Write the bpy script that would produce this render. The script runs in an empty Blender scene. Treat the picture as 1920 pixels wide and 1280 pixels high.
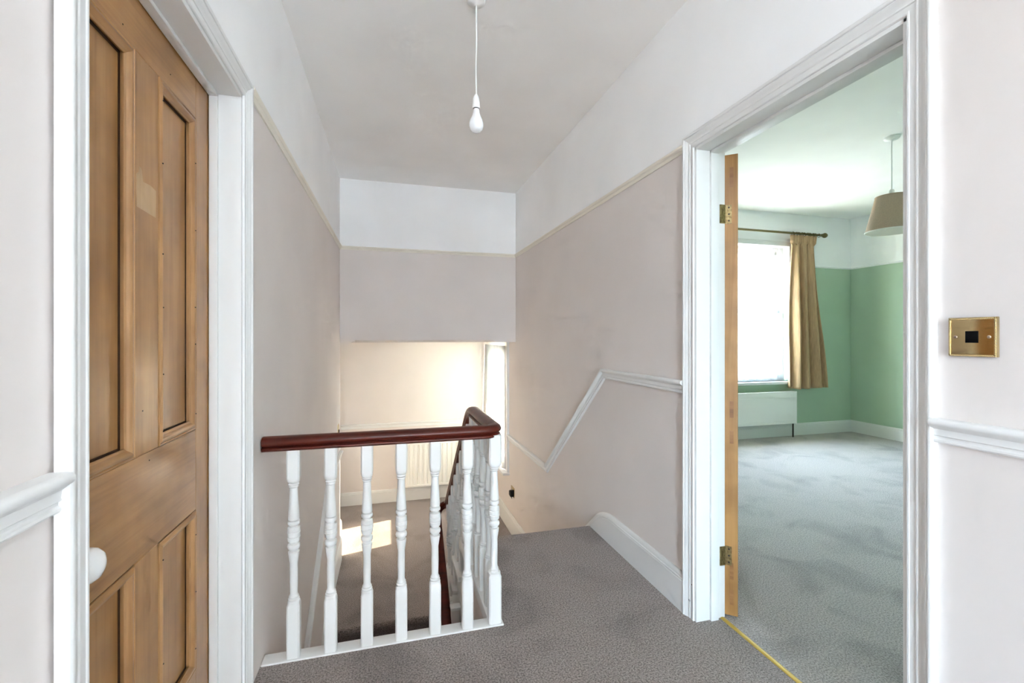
import bpy, bmesh, math, random
from mathutils import Vector, Matrix
random.seed(7)
sc = bpy.context.scene
C = sc.collection

# ------------------------------------------------------------------ camera, sky, sun, exposure
F_PX, YAW, HORIZON = 851.0, 0.2667, 631.5
cd = bpy.data.cameras.new('camera'); cam = bpy.data.objects.new('camera', cd); C.objects.link(cam)
cam.location = (0, 0, 1.2); cam.rotation_euler = (math.pi/2, 0, -YAW)
cd.sensor_width = 36; cd.lens = F_PX/1920*36; cd.shift_y = -(640-HORIZON)/1920
cd.clip_start = 0.02; cd.clip_end = 200
sc.camera = cam

w = bpy.data.worlds.new('sky'); sc.world = w; w.use_nodes = True
nt = w.node_tree; nt.nodes.clear()
out = nt.nodes.new('ShaderNodeOutputWorld'); bg = nt.nodes.new('ShaderNodeBackground')
tc = nt.nodes.new('ShaderNodeTexCoord'); sep = nt.nodes.new('ShaderNodeSeparateXYZ')
rmp = nt.nodes.new('ShaderNodeValToRGB')
nt.links.new(tc.outputs['Generated'], sep.inputs[0])
mp = nt.nodes.new('ShaderNodeMapRange'); mp.inputs[1].default_value = -1; mp.inputs[2].default_value = 1
nt.links.new(sep.outputs[2], mp.inputs[0]); nt.links.new(mp.outputs[0], rmp.inputs[0])
e = rmp.color_ramp.elements
e[0].position = 0.47; e[0].color = (0.28, 0.28, 0.28, 1)
e[1].position = 0.53; e[1].color = (0.655, 0.83, 1.0, 1)
e2 = e.new(1.0); e2.color = (0.58, 0.75, 1.0, 1)
nt.links.new(rmp.outputs[0], bg.inputs[0]); bg.inputs[1].default_value = 34.0
nt.links.new(bg.outputs[0], out.inputs[0])

sl = bpy.data.lights.new('sun', 'SUN'); sun = bpy.data.objects.new('sun', sl); C.objects.link(sun)
sl.energy = 150.0; sl.angle = math.radians(0.6); sl.color = (1.0, 0.81, 0.58)
sd = Vector((-1.0, -0.27, -0.545)).normalized()
sun.rotation_euler = sd.to_track_quat('-Z', 'Y').to_euler()
sun.location = (6, 8, 6)

def portal(name, loc, rot, sx, sy):
    l = bpy.data.lights.new(name, 'AREA'); l.shape = 'RECTANGLE'; l.size = sx; l.size_y = sy
    l.cycles.is_portal = True
    o = bpy.data.objects.new(name, l); C.objects.link(o); o.location = loc; o.rotation_euler = rot
    return o

sc.view_settings.view_transform = 'Standard'; sc.view_settings.look = 'None'
sc.view_settings.gamma = 1.0; sc.view_settings.use_curve_mapping = False
sc.view_settings.exposure = 1.60
sc.cycles.use_denoising = True
sc.cycles.adaptive_threshold = 0.12; sc.cycles.adaptive_min_samples = 20; sc.cycles.max_bounces = 18; sc.cycles.diffuse_bounces = 16; sc.cycles.glossy_bounces = 3
sc.cycles.caustics_reflective = False; sc.cycles.caustics_refractive = False
sc.cycles.transparent_max_bounces = 12; sc.cycles.sample_clamp_indirect = 12.0

# ------------------------------------------------------------------ main measures (metres; landing carpet z = 0)
R = 1.253                       # hall face of the wall on the bedroom side
def L(y): return -0.4647 + 0.0084*y   # hall face of the stair-side wall (slightly out of parallel)
YB = 4.445                      # bulkhead face / outer wall line of the main house
YE = 5.85                       # end wall of the half landing
ZC = 2.66; ZR = 2.04; ZD = 1.01 # ceiling, picture rail top, dado rail top
ZH = -0.85                      # half landing
BEDC = 2.70
ZG = -2.85                      # lower hall floor

# ------------------------------------------------------------------ materials
def mat(name, col, rough=0.5, metal=0.0, spec=0.5, coat=0.0, coat_r=0.1):
    m = bpy.data.materials.new(name); m.use_nodes = True
    b = m.node_tree.nodes['Principled BSDF']
    b.inputs['Base Color'].default_value = (*col, 1); b.inputs['Roughness'].default_value = rough
    b.inputs['Metallic'].default_value = metal; b.inputs['Specular IOR Level'].default_value = spec
    b.inputs['Coat Weight'].default_value = coat; b.inputs['Coat Roughness'].default_value = coat_r
    return m
def noisy(m, c0, c1, scale, detail=3, stretch=(1,1,1), lo=0.3, hi=0.7, bump=0.0, dist=0.002, bscale=None, ndist=0.0):
    nt = m.node_tree; b = nt.nodes['Principled BSDF']
    tc = nt.nodes.new('ShaderNodeTexCoord'); mp = nt.nodes.new('ShaderNodeMapping')
    mp.inputs['Scale'].default_value = stretch
    nt.links.new(tc.outputs['Object'], mp.inputs[0])
    n = nt.nodes.new('ShaderNodeTexNoise'); n.inputs['Scale'].default_value = scale; n.inputs['Detail'].default_value = detail
    n.inputs['Distortion'].default_value = ndist
    nt.links.new(mp.outputs[0], n.inputs['Vector'])
    r = nt.nodes.new('ShaderNodeValToRGB'); r.color_ramp.elements[0].position = lo; r.color_ramp.elements[1].position = hi
    r.color_ramp.elements[0].color = (*c0, 1); r.color_ramp.elements[1].color = (*c1, 1)
    nt.links.new(n.outputs[0], r.inputs[0]); nt.links.new(r.outputs[0], b.inputs['Base Color'])
    if bump:
        bp = nt.nodes.new('ShaderNodeBump'); bp.inputs['Strength'].default_value = bump; bp.inputs['Distance'].default_value = dist
        src = n
        if bscale:
            src = nt.nodes.new('ShaderNodeTexNoise'); src.inputs['Scale'].default_value = bscale; src.inputs['Detail'].default_value = 3
            nt.links.new(mp.outputs[0], src.inputs['Vector'])
        nt.links.new(src.outputs[0], bp.inputs['Height']); nt.links.new(bp.outputs[0], b.inputs['Normal'])
    return m, r
def paint(name, col, rough, bump=0.12, var=0.03):
    m = mat(name, col, rough, spec=0.35)
    noisy(m, tuple(c*(1-var) for c in col), tuple(min(1, c*(1+var)) for c in col), 2.2, 2, bump=bump, dist=0.001, bscale=60)
    return m
M = {}
M['taupe'] = paint('taupe_wall_paint', (0.712, 0.662, 0.638), 0.75)
M['frieze'] = paint('white_wall_paint', (0.89, 0.90, 0.91), 0.75)
M['ceil'] = paint('ceiling_paint', (0.905, 0.90, 0.89), 0.85)
M['green'] = paint('green_wall_paint', (0.41, 0.54, 0.41), 0.75)
M['trim'] = paint('white_gloss_paint', (0.735, 0.74, 0.735), 0.45, bump=0.03, var=0.015)
M['cream'] = paint('cream_gloss_paint', (0.80, 0.765, 0.68), 0.35, bump=0.03, var=0.015)
M['rad'] = mat('radiator_enamel', (0.84, 0.84, 0.81), 0.35)
M['plastic'] = mat('white_plastic', (0.86, 0.86, 0.85), 0.35)
M['glassbulb'] = mat('opal_glass', (0.88, 0.90, 0.93), 0.18, coat=0.3)
M['china'] = mat('white_china', (0.86, 0.87, 0.87), 0.10, coat=0.6, coat_r=0.05)
M['brass'] = mat('polished_brass', (0.72, 0.57, 0.31), 0.16, metal=1.0)
M['oldbrass'], _ = noisy(mat('aged_brass', (0.35, 0.26, 0.12), 0.38, metal=1.0), (0.22, 0.15, 0.07), (0.50, 0.38, 0.18), 90)
M['antique'] = mat('antique_brass', (0.20, 0.16, 0.075), 0.35, metal=1.0)
M['black'] = mat('black_plastic', (0.004, 0.004, 0.005), 0.5, spec=0.15)
M['dark'] = mat('dark_recess', (0.02, 0.015, 0.012), 0.8)
M['gap_shadow'] = mat('painted_gap_shadow', (0.055, 0.024, 0.010), 0.6)  # shade of the door panel gaps, put into a dark brown colour
M['pipe'] = mat('dark_pipe', (0.035, 0.02, 0.015), 0.5)
M['screw'] = mat('screw_steel', (0.6, 0.5, 0.4), 0.3, metal=1.0)

def carpet(name, c0, c1):
    m = mat(name, c0, 0.95, spec=0.1)
    nt = m.node_tree; b = nt.nodes['Principled BSDF']; b.inputs['Sheen Weight'].default_value = 0.25
    tc = nt.nodes.new('ShaderNodeTexCoord')
    n1 = nt.nodes.new('ShaderNodeTexNoise'); n1.inputs['Scale'].default_value = 160; n1.inputs['Detail'].default_value = 4; n1.inputs['Roughness'].default_value = 0.7
    n2 = nt.nodes.new('ShaderNodeTexNoise'); n2.inputs['Scale'].default_value = 3.2; n2.inputs['Detail'].default_value = 4; n2.inputs['Distortion'].default_value = 0.8
    nt.links.new(tc.outputs['Object'], n1.inputs[0]); nt.links.new(tc.outputs['Object'], n2.inputs[0])
    r1 = nt.nodes.new('ShaderNodeValToRGB'); r1.color_ramp.elements[0].position = 0.38; r1.color_ramp.elements[1].position = 0.60
    r1.color_ramp.elements[0].color = (*c0, 1); r1.color_ramp.elements[1].color = (*c1, 1)
    r2 = nt.nodes.new('ShaderNodeValToRGB'); r2.color_ramp.elements[0].position = 0.30; r2.color_ramp.elements[1].position = 0.52
    r2.color_ramp.elements[0].color = (0.74, 0.74, 0.745, 1); r2.color_ramp.elements[1].color = (1, 1, 1, 1)
    nt.links.new(n1.outputs[0], r1.inputs[0]); nt.links.new(n2.outputs[0], r2.inputs[0])
    mx = nt.nodes.new('ShaderNodeMix'); mx.data_type = 'RGBA'; mx.blend_type = 'MULTIPLY'; mx.inputs[0].default_value = 1
    nt.links.new(r1.outputs[0], mx.inputs[6]); nt.links.new(r2.outputs[0], mx.inputs[7]); nt.links.new(mx.outputs[2], b.inputs['Base Color'])
    bp = nt.nodes.new('ShaderNodeBump'); bp.inputs['Strength'].default_value = 0.6; bp.inputs['Distance'].default_value = 0.004
    nt.links.new(n1.outputs[0], bp.inputs['Height']); nt.links.new(bp.outputs[0], b.inputs['Normal'])
    return m
M['carpet'] = carpet('taupe_grey_carpet', (0.110, 0.090, 0.084), (0.41, 0.352, 0.330))
M['carpet2'] = carpet('grey_carpet', (0.22, 0.197, 0.186), (0.56, 0.510, 0.490))

def wood(name, axis, dark, mid, light, rough=0.38, coat=0.38, coat_r=0.22, s=1.0):
    m = mat(name, mid, rough, coat=coat, coat_r=coat_r)
    nt = m.node_tree; b = nt.nodes['Principled BSDF']
    tc = nt.nodes.new('ShaderNodeTexCoord'); mp = nt.nodes.new('ShaderNodeMapping')
    k = [26.0*s, 26.0*s, 26.0*s]; k[axis] = 1.1*s; mp.inputs['Scale'].default_value = k
    oi = nt.nodes.new('ShaderNodeObjectInfo'); va = nt.nodes.new('ShaderNodeVectorMath'); va.operation = 'ADD'
    sca = nt.nodes.new('ShaderNodeVectorMath'); sca.operation = 'SCALE'; sca.inputs[0].default_value = (3.1, 1.7, 5.3)
    nt.links.new(oi.outputs['Random'], sca.inputs['Scale'])
    nt.links.new(tc.outputs['Object'], va.inputs[0]); nt.links.new(sca.outputs[0], va.inputs[1])
    nt.links.new(va.outputs[0], mp.inputs[0])
    n1 = nt.nodes.new('ShaderNodeTexNoise'); n1.inputs['Scale'].default_value = 1.0; n1.inputs['Detail'].default_value = 5; n1.inputs['Distortion'].default_value = 0.9
    n2 = nt.nodes.new('ShaderNodeTexNoise'); n2.inputs['Scale'].default_value = 6.5; n2.inputs['Detail'].default_value = 2
    nt.links.new(mp.outputs[0], n1.inputs[0]); nt.links.new(mp.outputs[0], n2.inputs[0])
    ad = nt.nodes.new('ShaderNodeMath'); ad.operation = 'MULTIPLY_ADD'; ad.inputs[1].default_value = 0.35
    nt.links.new(n2.outputs[0], ad.inputs[0]); nt.links.new(n1.outputs[0], ad.inputs[2])
    r = nt.nodes.new('ShaderNodeValToRGB'); r.color_ramp.elements[0].position = 0.40; r.color_ramp.elements[1].position = 1.0
    r.color_ramp.elements[0].color = (*dark, 1); r.color_ramp.elements[1].color = (*light, 1)
    em = r.color_ramp.elements.new(0.66); em.color = (*mid, 1)
    nt.links.new(ad.outputs[0], r.inputs[0])
    n3 = nt.nodes.new('ShaderNodeTexNoise'); n3.inputs['Scale'].default_value = 7.0; n3.inputs['Detail'].default_value = 3; nt.links.new(va.outputs[0], n3.inputs[0])
    r3 = nt.nodes.new('ShaderNodeValToRGB'); r3.color_ramp.elements[0].position = 0.32; r3.color_ramp.elements[1].position = 0.62
    r3.color_ramp.elements[0].color = (0.78, 0.74, 0.70, 1); r3.color_ramp.elements[1].color = (1.06, 1.06, 1.04, 1); nt.links.new(n3.outputs[0], r3.inputs[0])
    mm = nt.nodes.new('ShaderNodeMix'); mm.data_type = 'RGBA'; mm.blend_type = 'MULTIPLY'; mm.inputs[0].default_value = 1
    nt.links.new(r.outputs[0], mm.inputs[6]); nt.links.new(r3.outputs[0], mm.inputs[7]); nt.links.new(mm.outputs[2], b.inputs['Base Color'])
    bp = nt.nodes.new('ShaderNodeBump'); bp.inputs['Strength'].default_value = 0.08; bp.inputs['Distance'].default_value = 0.001
    nt.links.new(n2.outputs[0], bp.inputs['Height']); nt.links.new(bp.outputs[0], b.inputs['Normal'])
    return m
PD, PM, PL = (0.30, 0.140, 0.042), (0.395, 0.200, 0.064), (0.46, 0.255, 0.092)
M['pine_z'] = wood('pine_upright_grain', 2, PD, PM, PL)
M['pine_x'] = wood('pine_level_grain', 0, PD, PM, PL)
M['pine_bead'] = wood('pine_moulding_grain', 2, (0.34, 0.17, 0.060), (0.46, 0.25, 0.105), (0.55, 0.33, 0.155))
M['pine_end'] = wood('pine_end_grain', 1, (0.17, 0.075, 0.022), (0.27, 0.125, 0.045), (0.36, 0.18, 0.07), coat=0.0)
M['pine_pale'] = wood('pine_bare_patch', 2, (0.42, 0.26, 0.12), (0.55, 0.36, 0.18), (0.62, 0.43, 0.24), coat=0.1)
M['mahogany'] = wood('mahogany', 0, (0.045, 0.006, 0.003), (0.095, 0.013, 0.006), (0.14, 0.024, 0.010), rough=0.36, coat=0.14, coat_r=0.07, s=0.8)
M['mahogany'].node_tree.nodes['Principled BSDF'].inputs['Specular IOR Level'].default_value = 0.3

def cloth_net(name, opaque, tint):
    m = bpy.data.materials.new(name); m.use_nodes = True; nt = m.node_tree; nt.nodes.clear()
    o = nt.nodes.new('ShaderNodeOutputMaterial')
    tr = nt.nodes.new('ShaderNodeBsdfTransparent'); tl = nt.nodes.new('ShaderNodeBsdfTranslucent'); df = nt.nodes.new('ShaderNodeBsdfDiffuse')
    tl.inputs[0].default_value = (tint, tint, tint, 1); df.inputs[0].default_value = (0.9, 0.9, 0.91, 1)
    a = nt.nodes.new('ShaderNodeMixShader'); a.inputs[0].default_value = 0.35
    nt.links.new(tl.outputs[0], a.inputs[1]); nt.links.new(df.outputs[0], a.inputs[2])
    b = nt.nodes.new('ShaderNodeMixShader'); b.inputs[0].default_value = opaque
    nt.links.new(tr.outputs[0], b.inputs[1]); nt.links.new(a.outputs[0], b.inputs[2]); nt.links.new(b.outputs[0], o.inputs[0])
    return m
M['net'] = cloth_net('net_voile', 0.69, 0.08); M['net_dense'] = cloth_net('net_voile_dense', 0.930, 0.06)
def fabric(name, col, trans, scale, stretch):
    m = mat(name, col, 0.7, spec=0.2)
    noisy(m, tuple(c*0.78 for c in col), tuple(min(1, c*1.12) for c in col), scale, 4, stretch=stretch, bump=0.3, dist=0.002)
    nt = m.node_tree; b = nt.nodes['Principled BSDF']; o = nt.nodes['Material Output']
    tl = nt.nodes.new('ShaderNodeBsdfTranslucent'); tl.inputs[0].default_value = (*col, 1)
    mx = nt.nodes.new('ShaderNodeMixShader'); mx.inputs[0].default_value = trans
    nt.links.new(b.outputs[0], mx.inputs[1]); nt.links.new(tl.outputs[0], mx.inputs[2]); nt.links.new(mx.outputs[0], o.inputs[0])
    return m
M['curtain'] = fabric('tan_striped_curtain', (0.55, 0.375, 0.215), 0.12, 9, (14, 14, 0.7))
M['shade'] = fabric('linen_shade', (0.64, 0.50, 0.38), 0.25, 260, (1, 1, 1))
M['shade_in'] = mat('shade_lining', (0.85, 0.83, 0.78), 0.6)
def glass():
    m = bpy.data.materials.new('window_glass'); m.use_nodes = True; nt = m.node_tree; nt.nodes.clear()
    o = nt.nodes.new('ShaderNodeOutputMaterial'); tr = nt.nodes.new('ShaderNodeBsdfTransparent'); gl = nt.nodes.new('ShaderNodeBsdfGlossy')
    tr.inputs[0].default_value = (0.95, 0.97, 0.96, 1); gl.inputs['Roughness'].default_value = 0.02
    mx = nt.nodes.new('ShaderNodeMixShader'); mx.inputs[0].default_value = 0.06
    nt.links.new(tr.outputs[0], mx.inputs[1]); nt.links.new(gl.outputs[0], mx.inputs[2]); nt.links.new(mx.outputs[0], o.inputs[0])
    return m
M['glass'] = glass()

# ------------------------------------------------------------------ helpers
def link(name, me, parent=None, loc=(0,0,0)):
    o = bpy.data.objects.new(name, me); C.objects.link(o); o.location = loc
    if parent: o.parent = parent
    return o
def from_data(name, verts, faces, m, parent=None, smooth=None, fmats=None):
    me = bpy.data.meshes.new(name); me.from_pydata([tuple(v) for v in verts], [], faces)
    bm = bmesh.new(); bm.from_mesh(me); bmesh.ops.recalc_face_normals(bm, faces=bm.faces); bm.to_mesh(me); bm.free()
    for mm in (m if isinstance(m, (list, tuple)) else [m]): me.materials.append(M[mm])
    if fmats: me.polygons.foreach_set('material_index', fmats)
    if smooth is not None:
        me.polygons.foreach_set('use_smooth', [True]*len(me.polygons)); me.set_sharp_from_angle(angle=math.radians(smooth))
    return link(name, me, parent)
def from_bm(name, bm, m, parent=None, smooth=None):
    me = bpy.data.meshes.new(name); bmesh.ops.recalc_face_normals(bm, faces=bm.faces); bm.to_mesh(me); bm.free()
    for mm in (m if isinstance(m, (list, tuple)) else [m]): me.materials.append(M[mm])
    if smooth is not None:
        me.polygons.foreach_set('use_smooth', [True]*len(me.polygons)); me.set_sharp_from_angle(angle=math.radians(smooth))
    return link(name, me, parent)
def bx(bm, lo, hi, mi=0, faces=None, bevel=0.0, seg=2):
    """box; faces = {'x-': material index, ...}"""
    x0, y0, z0 = lo; x1, y1, z1 = hi
    v = [bm.verts.new(p) for p in ((x0,y0,z0),(x1,y0,z0),(x1,y1,z0),(x0,y1,z0),(x0,y0,z1),(x1,y0,z1),(x1,y1,z1),(x0,y1,z1))]
    q = {'z-': (0,3,2,1), 'z+': (4,5,6,7), 'y-': (0,1,5,4), 'y+': (2,3,7,6), 'x+': (1,2,6,5), 'x-': (3,0,4,7)}
    fs = []
    for k, i in q.items():
        f = bm.faces.new([v[j] for j in i]); f.material_index = (faces or {}).get(k, mi); fs.append(f)
    if bevel:
        es = list({ed for f in fs for ed in f.edges})
        bmesh.ops.bevel(bm, geom=es, offset=bevel, segments=seg, affect='EDGES', profile=0.6)
    return fs
def box(name, lo, hi, m, parent=None, bevel=0.0, seg=2):
    bm = bmesh.new(); bx(bm, lo, hi, bevel=bevel, seg=seg)
    return from_bm(name, bm, m, parent, smooth=40 if bevel else None)
def empty(name, loc=(0,0,0), rz=0.0):
    o = bpy.data.objects.new(name, None); C.objects.link(o); o.location = loc; o.rotation_euler = (0,0,rz); o.empty_display_size = 0.1
    return o
def tag(o, label, cat, group=None, kind=None):
    o['label'] = label; o['category'] = cat
    if group: o['group'] = group
    if kind: o['kind'] = kind
    return o
def st(o, label, cat): return tag(o, label, cat, kind='structure')

def rings(path, prof, n, sign=1, closed=False, smooth_n=None):
    """mitred rings of profile (a = out along n, b = in-plane, perpendicular to the run)"""
    P = [Vector(p) for p in path]; n = Vector(n).normalized(); N = len(P); res = []
    if sign == 'up': sign = 1 if n.cross(P[1]-P[0]).z > 0 else -1
    def sv(t): return (n.cross(t)*sign).normalized()
    for i in range(N):
        tp = (P[i]-P[i-1]).normalized() if (i > 0 or closed) else None
        tn = (P[(i+1) % N]-P[i]).normalized() if (i < N-1 or closed) else None
        if tp is None: s = sv(tn)
        elif tn is None: s = sv(tp)
        else:
            a, b = sv(tp), sv(tn); s = (a+b); s.normalize(); s = s/max(0.2, s.dot(a))
        res.append([P[i] + n*pa + s*pb for pa, pb in prof])
    return res
def skin(rs, caps=True, closed=False):
    k = len(rs[0]); V = [p for r in rs for p in r]; Fs = []
    m = len(rs); rng = range(m if closed else m-1)
    for i in rng:
        j = (i+1) % m
        for a in range(k):
            b = (a+1) % k; Fs.append((i*k+a, i*k+b, j*k+b, j*k+a))
    if caps and not closed: Fs += [tuple(range(k)), tuple(range((m-1)*k, m*k))]
    return V, Fs
def run(name, path, prof, n, m, parent=None, sign='up', closed=False, smooth=35):
    return from_data(name, *skin(rings(path, prof, n, sign, closed), closed=closed), m, parent, smooth=smooth)
def runs(names, path, prof, n, m, parent, sign='up', closed=False):
    """one mesh per straight length, mitred to its neighbours"""
    rs = rings(path, prof, n, sign, closed); k = len(rs); o = []
    for i in range(k if closed else k-1):
        nm = names[i % len(names)]; mm = m[i % len(m)] if isinstance(m, list) else m
        o.append(from_data(nm, *skin([rs[i], rs[(i+1) % k]]), mm, parent, smooth=35))
    return o
def lathe(bm, prof, seg=24, loc=(0,0,0), axis='z', mi=0):
    loc = Vector(loc); rr = []
    for r, z in prof:
        ring = []
        for i in range(seg):
            a = 2*math.pi*i/seg; p = (r*math.cos(a), r*math.sin(a), z)
            if axis == 'x': p = (p[2], p[0], p[1])
            if axis == 'y': p = (p[0], p[2], p[1])
            ring.append(bm.verts.new(loc+Vector(p)))
        rr.append(ring)
    for a, b in zip(rr, rr[1:]):
        for i in range(seg):
            f = bm.faces.new((a[i], a[(i+1) % seg], b[(i+1) % seg], b[i])); f.material_index = mi
    bm.faces.new(rr[0]).material_index = mi; bm.faces.new(rr[-1]).material_index = mi
def turned(name, prof, m, parent=None, seg=24, loc=(0,0,0), axis='z', smooth=50):
    bm = bmesh.new(); lathe(bm, prof, seg, loc, axis); return from_bm(name, bm, m, parent, smooth)
def tube(name, pts, r, m, parent=None, seg=10):
    P = [Vector(p) for p in pts]; rs = []
    for i, p in enumerate(P):
        t = (P[min(i+1, len(P)-1)] - P[max(i-1, 0)]).normalized()
        up = Vector((0,0,1)) if abs(t.z) < 0.9 else Vector((0,1,0))
        a = t.cross(up).normalized(); b = a.cross(t)
        rs.append([p + a*r*math.cos(2*math.pi*k/seg) + b*r*math.sin(2*math.pi*k/seg) for k in range(seg)])
    return from_data(name, *skin(rs), m, parent, smooth=50)

# ------------------------------------------------------------------ the shell
LOW = -3.0
OY0, OY1, OZ = 0.831, 1.648, 2.000          # bedroom doorway
PY0, PY1, PZ1 = 0.845, 1.627, 1.972          # pine door opening
AW = 0.062                                   # architrave width
WT = 1.368                                   # bedroom face of the hall wall
YR = -6.6                                    # wall behind the viewer
# window on the half landing
WY0, WY1, WZ0, WZ1 = 4.90, 5.70, -0.25, 1.11
bm = bmesh.new()
T, W_, G = 0, 1, 2
for (y0, y1, z0, z1) in ((YR, OY0, LOW, OZ), (OY1, YB, LOW, OZ)):
    bx(bm, (R, y0, z0), (WT, y1, z1), T, {'x+': G})
bx(bm, (R, OY0, LOW), (WT, OY1, -0.03), T)
bx(bm, (R, YR, OZ), (WT, YB, ZR-0.015), T, {'x+': G})
bx(bm, (R, YR, ZR-0.015), (WT, YB, 2.9), W_, {'x+': W_})
o = from_bm('wall_right', bm, ['taupe', 'frieze', 'green'])
st(o, 'taupe landing wall on the bedroom side, white above the picture rail', 'wall')
bm = bmesh.new(); XO = R+0.27
bx(bm, (R, YB, LOW), (XO, YE, WZ0)); bx(bm, (R, YB, WZ1), (XO, YE, 1.5))
bx(bm, (R, YB, WZ0), (XO, WY0, WZ1)); bx(bm, (R, WY1, WZ0), (XO, YE+0.2, WZ1))
st(from_bm('wall_half_landing', bm, 'taupe'), 'taupe wall around the tall window on the half landing', 'wall')

bm = bmesh.new()
RY0, RY1, RZ0, RZ1 = -6.30, -3.30, 0.20, 2.46      # unseen window added behind the viewer, sized and placed for fill daylight
for (y0, y1, z0, z1, mi) in ((YR, RY0, LOW, ZR-0.015, 0), (RY1, PY0, LOW, ZR-0.015, 0), (RY0, RY1, LOW, RZ0, 0), (PY1, YB, LOW, ZR-0.015, 0), (PY0, PY1, LOW, -0.03, 0), (PY0, PY1, PZ1, ZR-0.015, 0), (YR, RY0, ZR-0.015, 2.9, 1), (RY1, YB, ZR-0.015, 2.9, 1), (RY0, RY1, RZ1, 2.9, 1)):
    fs = bx(bm, (-0.125, y0, z0), (0, y1, z1), mi)
for v in bm.verts: v.co.x += L(v.co.y)
st(from_bm('wall_left', bm, ['taupe', 'frieze']), 'taupe landing wall beside the stairwell, white above the picture rail', 'wall')
xa, xb = L(YB), -0.56
st(from_data('wall_left_end', [(xa,YB,LOW),(xb,YE+.02,LOW),(xb-.15,YE+.02,LOW),(xa-.15,YB,LOW),(xa,YB,1.4),(xb,YE+.02,1.4),(xb-.15,YE+.02,1.4),(xa-.15,YB,1.4)],
   [(0,1,2,3),(4,5,6,7),(0,1,5,4),(1,2,6,5),(2,3,7,6),(3,0,4,7)], 'taupe'), 'short taupe wall past the bulkhead by the half landing', 'wall')
st(box('wall_back', (-0.75, YE, LOW), (XO, YE+.2, 1.5), 'taupe'), 'sunlit taupe end wall behind the half landing radiator', 'wall')

# bulkhead with stop-chamfered lower edge
bm = bmesh.new()
ZB = 1.148
bx(bm, (L(YB)-.1, YB, ZR-0.015), (R+.08, YB+.2, 2.9), 1)
bx(bm, (L(YB)-.1, YB, ZB+0.05), (R+.08, YB+.2, ZR-0.015), 0)
xs = [L(YB)-.1, -0.335, -0.295, 1.015, 1.06, R+.08]; cz = [0, 0, 1, 1, 0, 0]; ch = 0.022
sec = []
for x, c in zip(xs, cz):
    sec.append([bm.verts.new(p) for p in ((x, YB, ZB+.05), (x, YB, ZB+ch*c), (x, YB+ch*1.6*c, ZB), (x, YB+.2, ZB), (x, YB+.2, ZB+.05))])
for a, b in zip(sec, sec[1:]):
    for i in range(4):
        vs = [a[i], a[i+1], b[i+1], b[i]]
        if i == 1 and (a[1].co-a[2].co).length < 1e-6 and (b[1].co-b[2].co).length < 1e-6: continue
        bm.faces.new(vs)
bmesh.ops.remove_doubles(bm, verts=bm.verts, dist=1e-6)
st(from_bm('wall_bulkhead', bm, ['taupe', 'frieze']), 'bulkhead over the stairs, white band above taupe with stopped chamfer below', 'wall')
st(box('ceiling_half_landing', (-0.75, YB+.2, ZB+0.01), (XO, YE+.1, ZB+.2), 'ceil'), 'low ceiling over the half landing behind the bulkhead', 'ceiling')
st(box('ceiling', (-0.8, YR, ZC), (WT-.02, YB+.1, ZC+.12), 'ceil'), 'off-white plain ceiling above the landing and stairs', 'ceiling')

# wall behind the viewer
bm = bmesh.new(); bx(bm, (-0.75, YR-.15, LOW), (WT, YR, ZR-.015), 0); bx(bm, (-0.75, YR-.15, ZR-.015), (WT, YR, 2.9), 1)
st(from_bm('wall_rear', bm, ['taupe', 'frieze']), 'taupe wall across the landing behind the viewer', 'wall')

# closed room behind the pine door
bm = bmesh.new(); bx(bm, (-1.75, 0.3, 0), (-1.65, 2.3, 2.7)); bx(bm, (-1.75, 0.2, 0), (L(.3)-.125, 0.3, 2.7)); bx(bm, (-1.75, 2.3, 0), (L(2.3)-.125, 2.4, 2.7)); bx(bm, (-1.75, .2, 2.7), (L(1)-.1, 2.4, 2.8)); bx(bm, (-1.75, .2, -.1), (L(1)-.1, 2.4, 0))
st(from_bm('wall_closed_room', bm, 'taupe'), 'walls of the closed room behind the pine door', 'wall')

# floors
bm = bmesh.new()
bx(bm, (-0.60, YR, -0.22), (1.375, 1.835, 0.0)); bx(bm, (0.468, 1.835, -0.22), (R+.02, 2.648, 0.0))
st(from_bm('floor', bm, 'carpet'), 'speckled taupe-grey carpet of the upper landing', 'floor')
bm = bmesh.new()
prof = [(3.40, ZH-.12)] + [(3.40-.028*math.sin(a), ZH-.028+.028*math.cos(a)) for a in [math.pi*(1-i/8) for i in range(9)]] + [(YE, ZH), (YE, ZH-.15)]
a = [bm.verts.new((-0.58, y, z)) for y, z in prof]; b = [bm.verts.new((R+.02, y, z)) for y, z in prof]
for i in range(len(a)): bm.faces.new((a[i], a[(i+1) % len(a)], b[(i+1) % len(a)], b[i]))
bm.faces.new(a); bm.faces.new(b)
st(from_bm('floor_half_landing', bm, 'carpet', smooth=40), 'sunlit taupe carpet of the half landing with rounded edge', 'floor')
st(box('floor_lower_hall', (-0.60, YR, ZG-.1), (R+.05, YE, ZG), 'carpet'), 'carpet of the lower hall far below the stairwell', 'floor')

# bedroom shell
BX = 5.69; BY0 = 0.25; BW0, BW1, BWZ0, BWZ1 = 3.22, 4.71, 0.665, 2.30
st(box('floor_bedroom', (1.376, BY0-.05, -0.2), (BX+.05, YB+.05, 0.0), 'carpet2'), 'plain grey carpet of the green bedroom', 'floor')
st(box('ceiling_bedroom', (WT-.02, BY0-.05, BEDC), (BX+.1, YB+.2, BEDC+.1), 'ceil'), 'white ceiling of the green bedroom', 'ceiling')
bm = bmesh.new(); ZBR = 2.068
def wall2(lo, hi):
    x0, y0, z0 = lo; x1, y1, z1 = hi
    if z0 < ZBR: bx(bm, lo, (x1, y1, min(z1, ZBR)), 0)
    if z1 > ZBR: bx(bm, (x0, y0, max(z0, ZBR)), hi, 1)
wall2((WT, YB, -.2), (BW0, YB+.26, 2.9)); wall2((BW1, YB, -.2), (BX+.3, YB+.26, 2.9))
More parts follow.
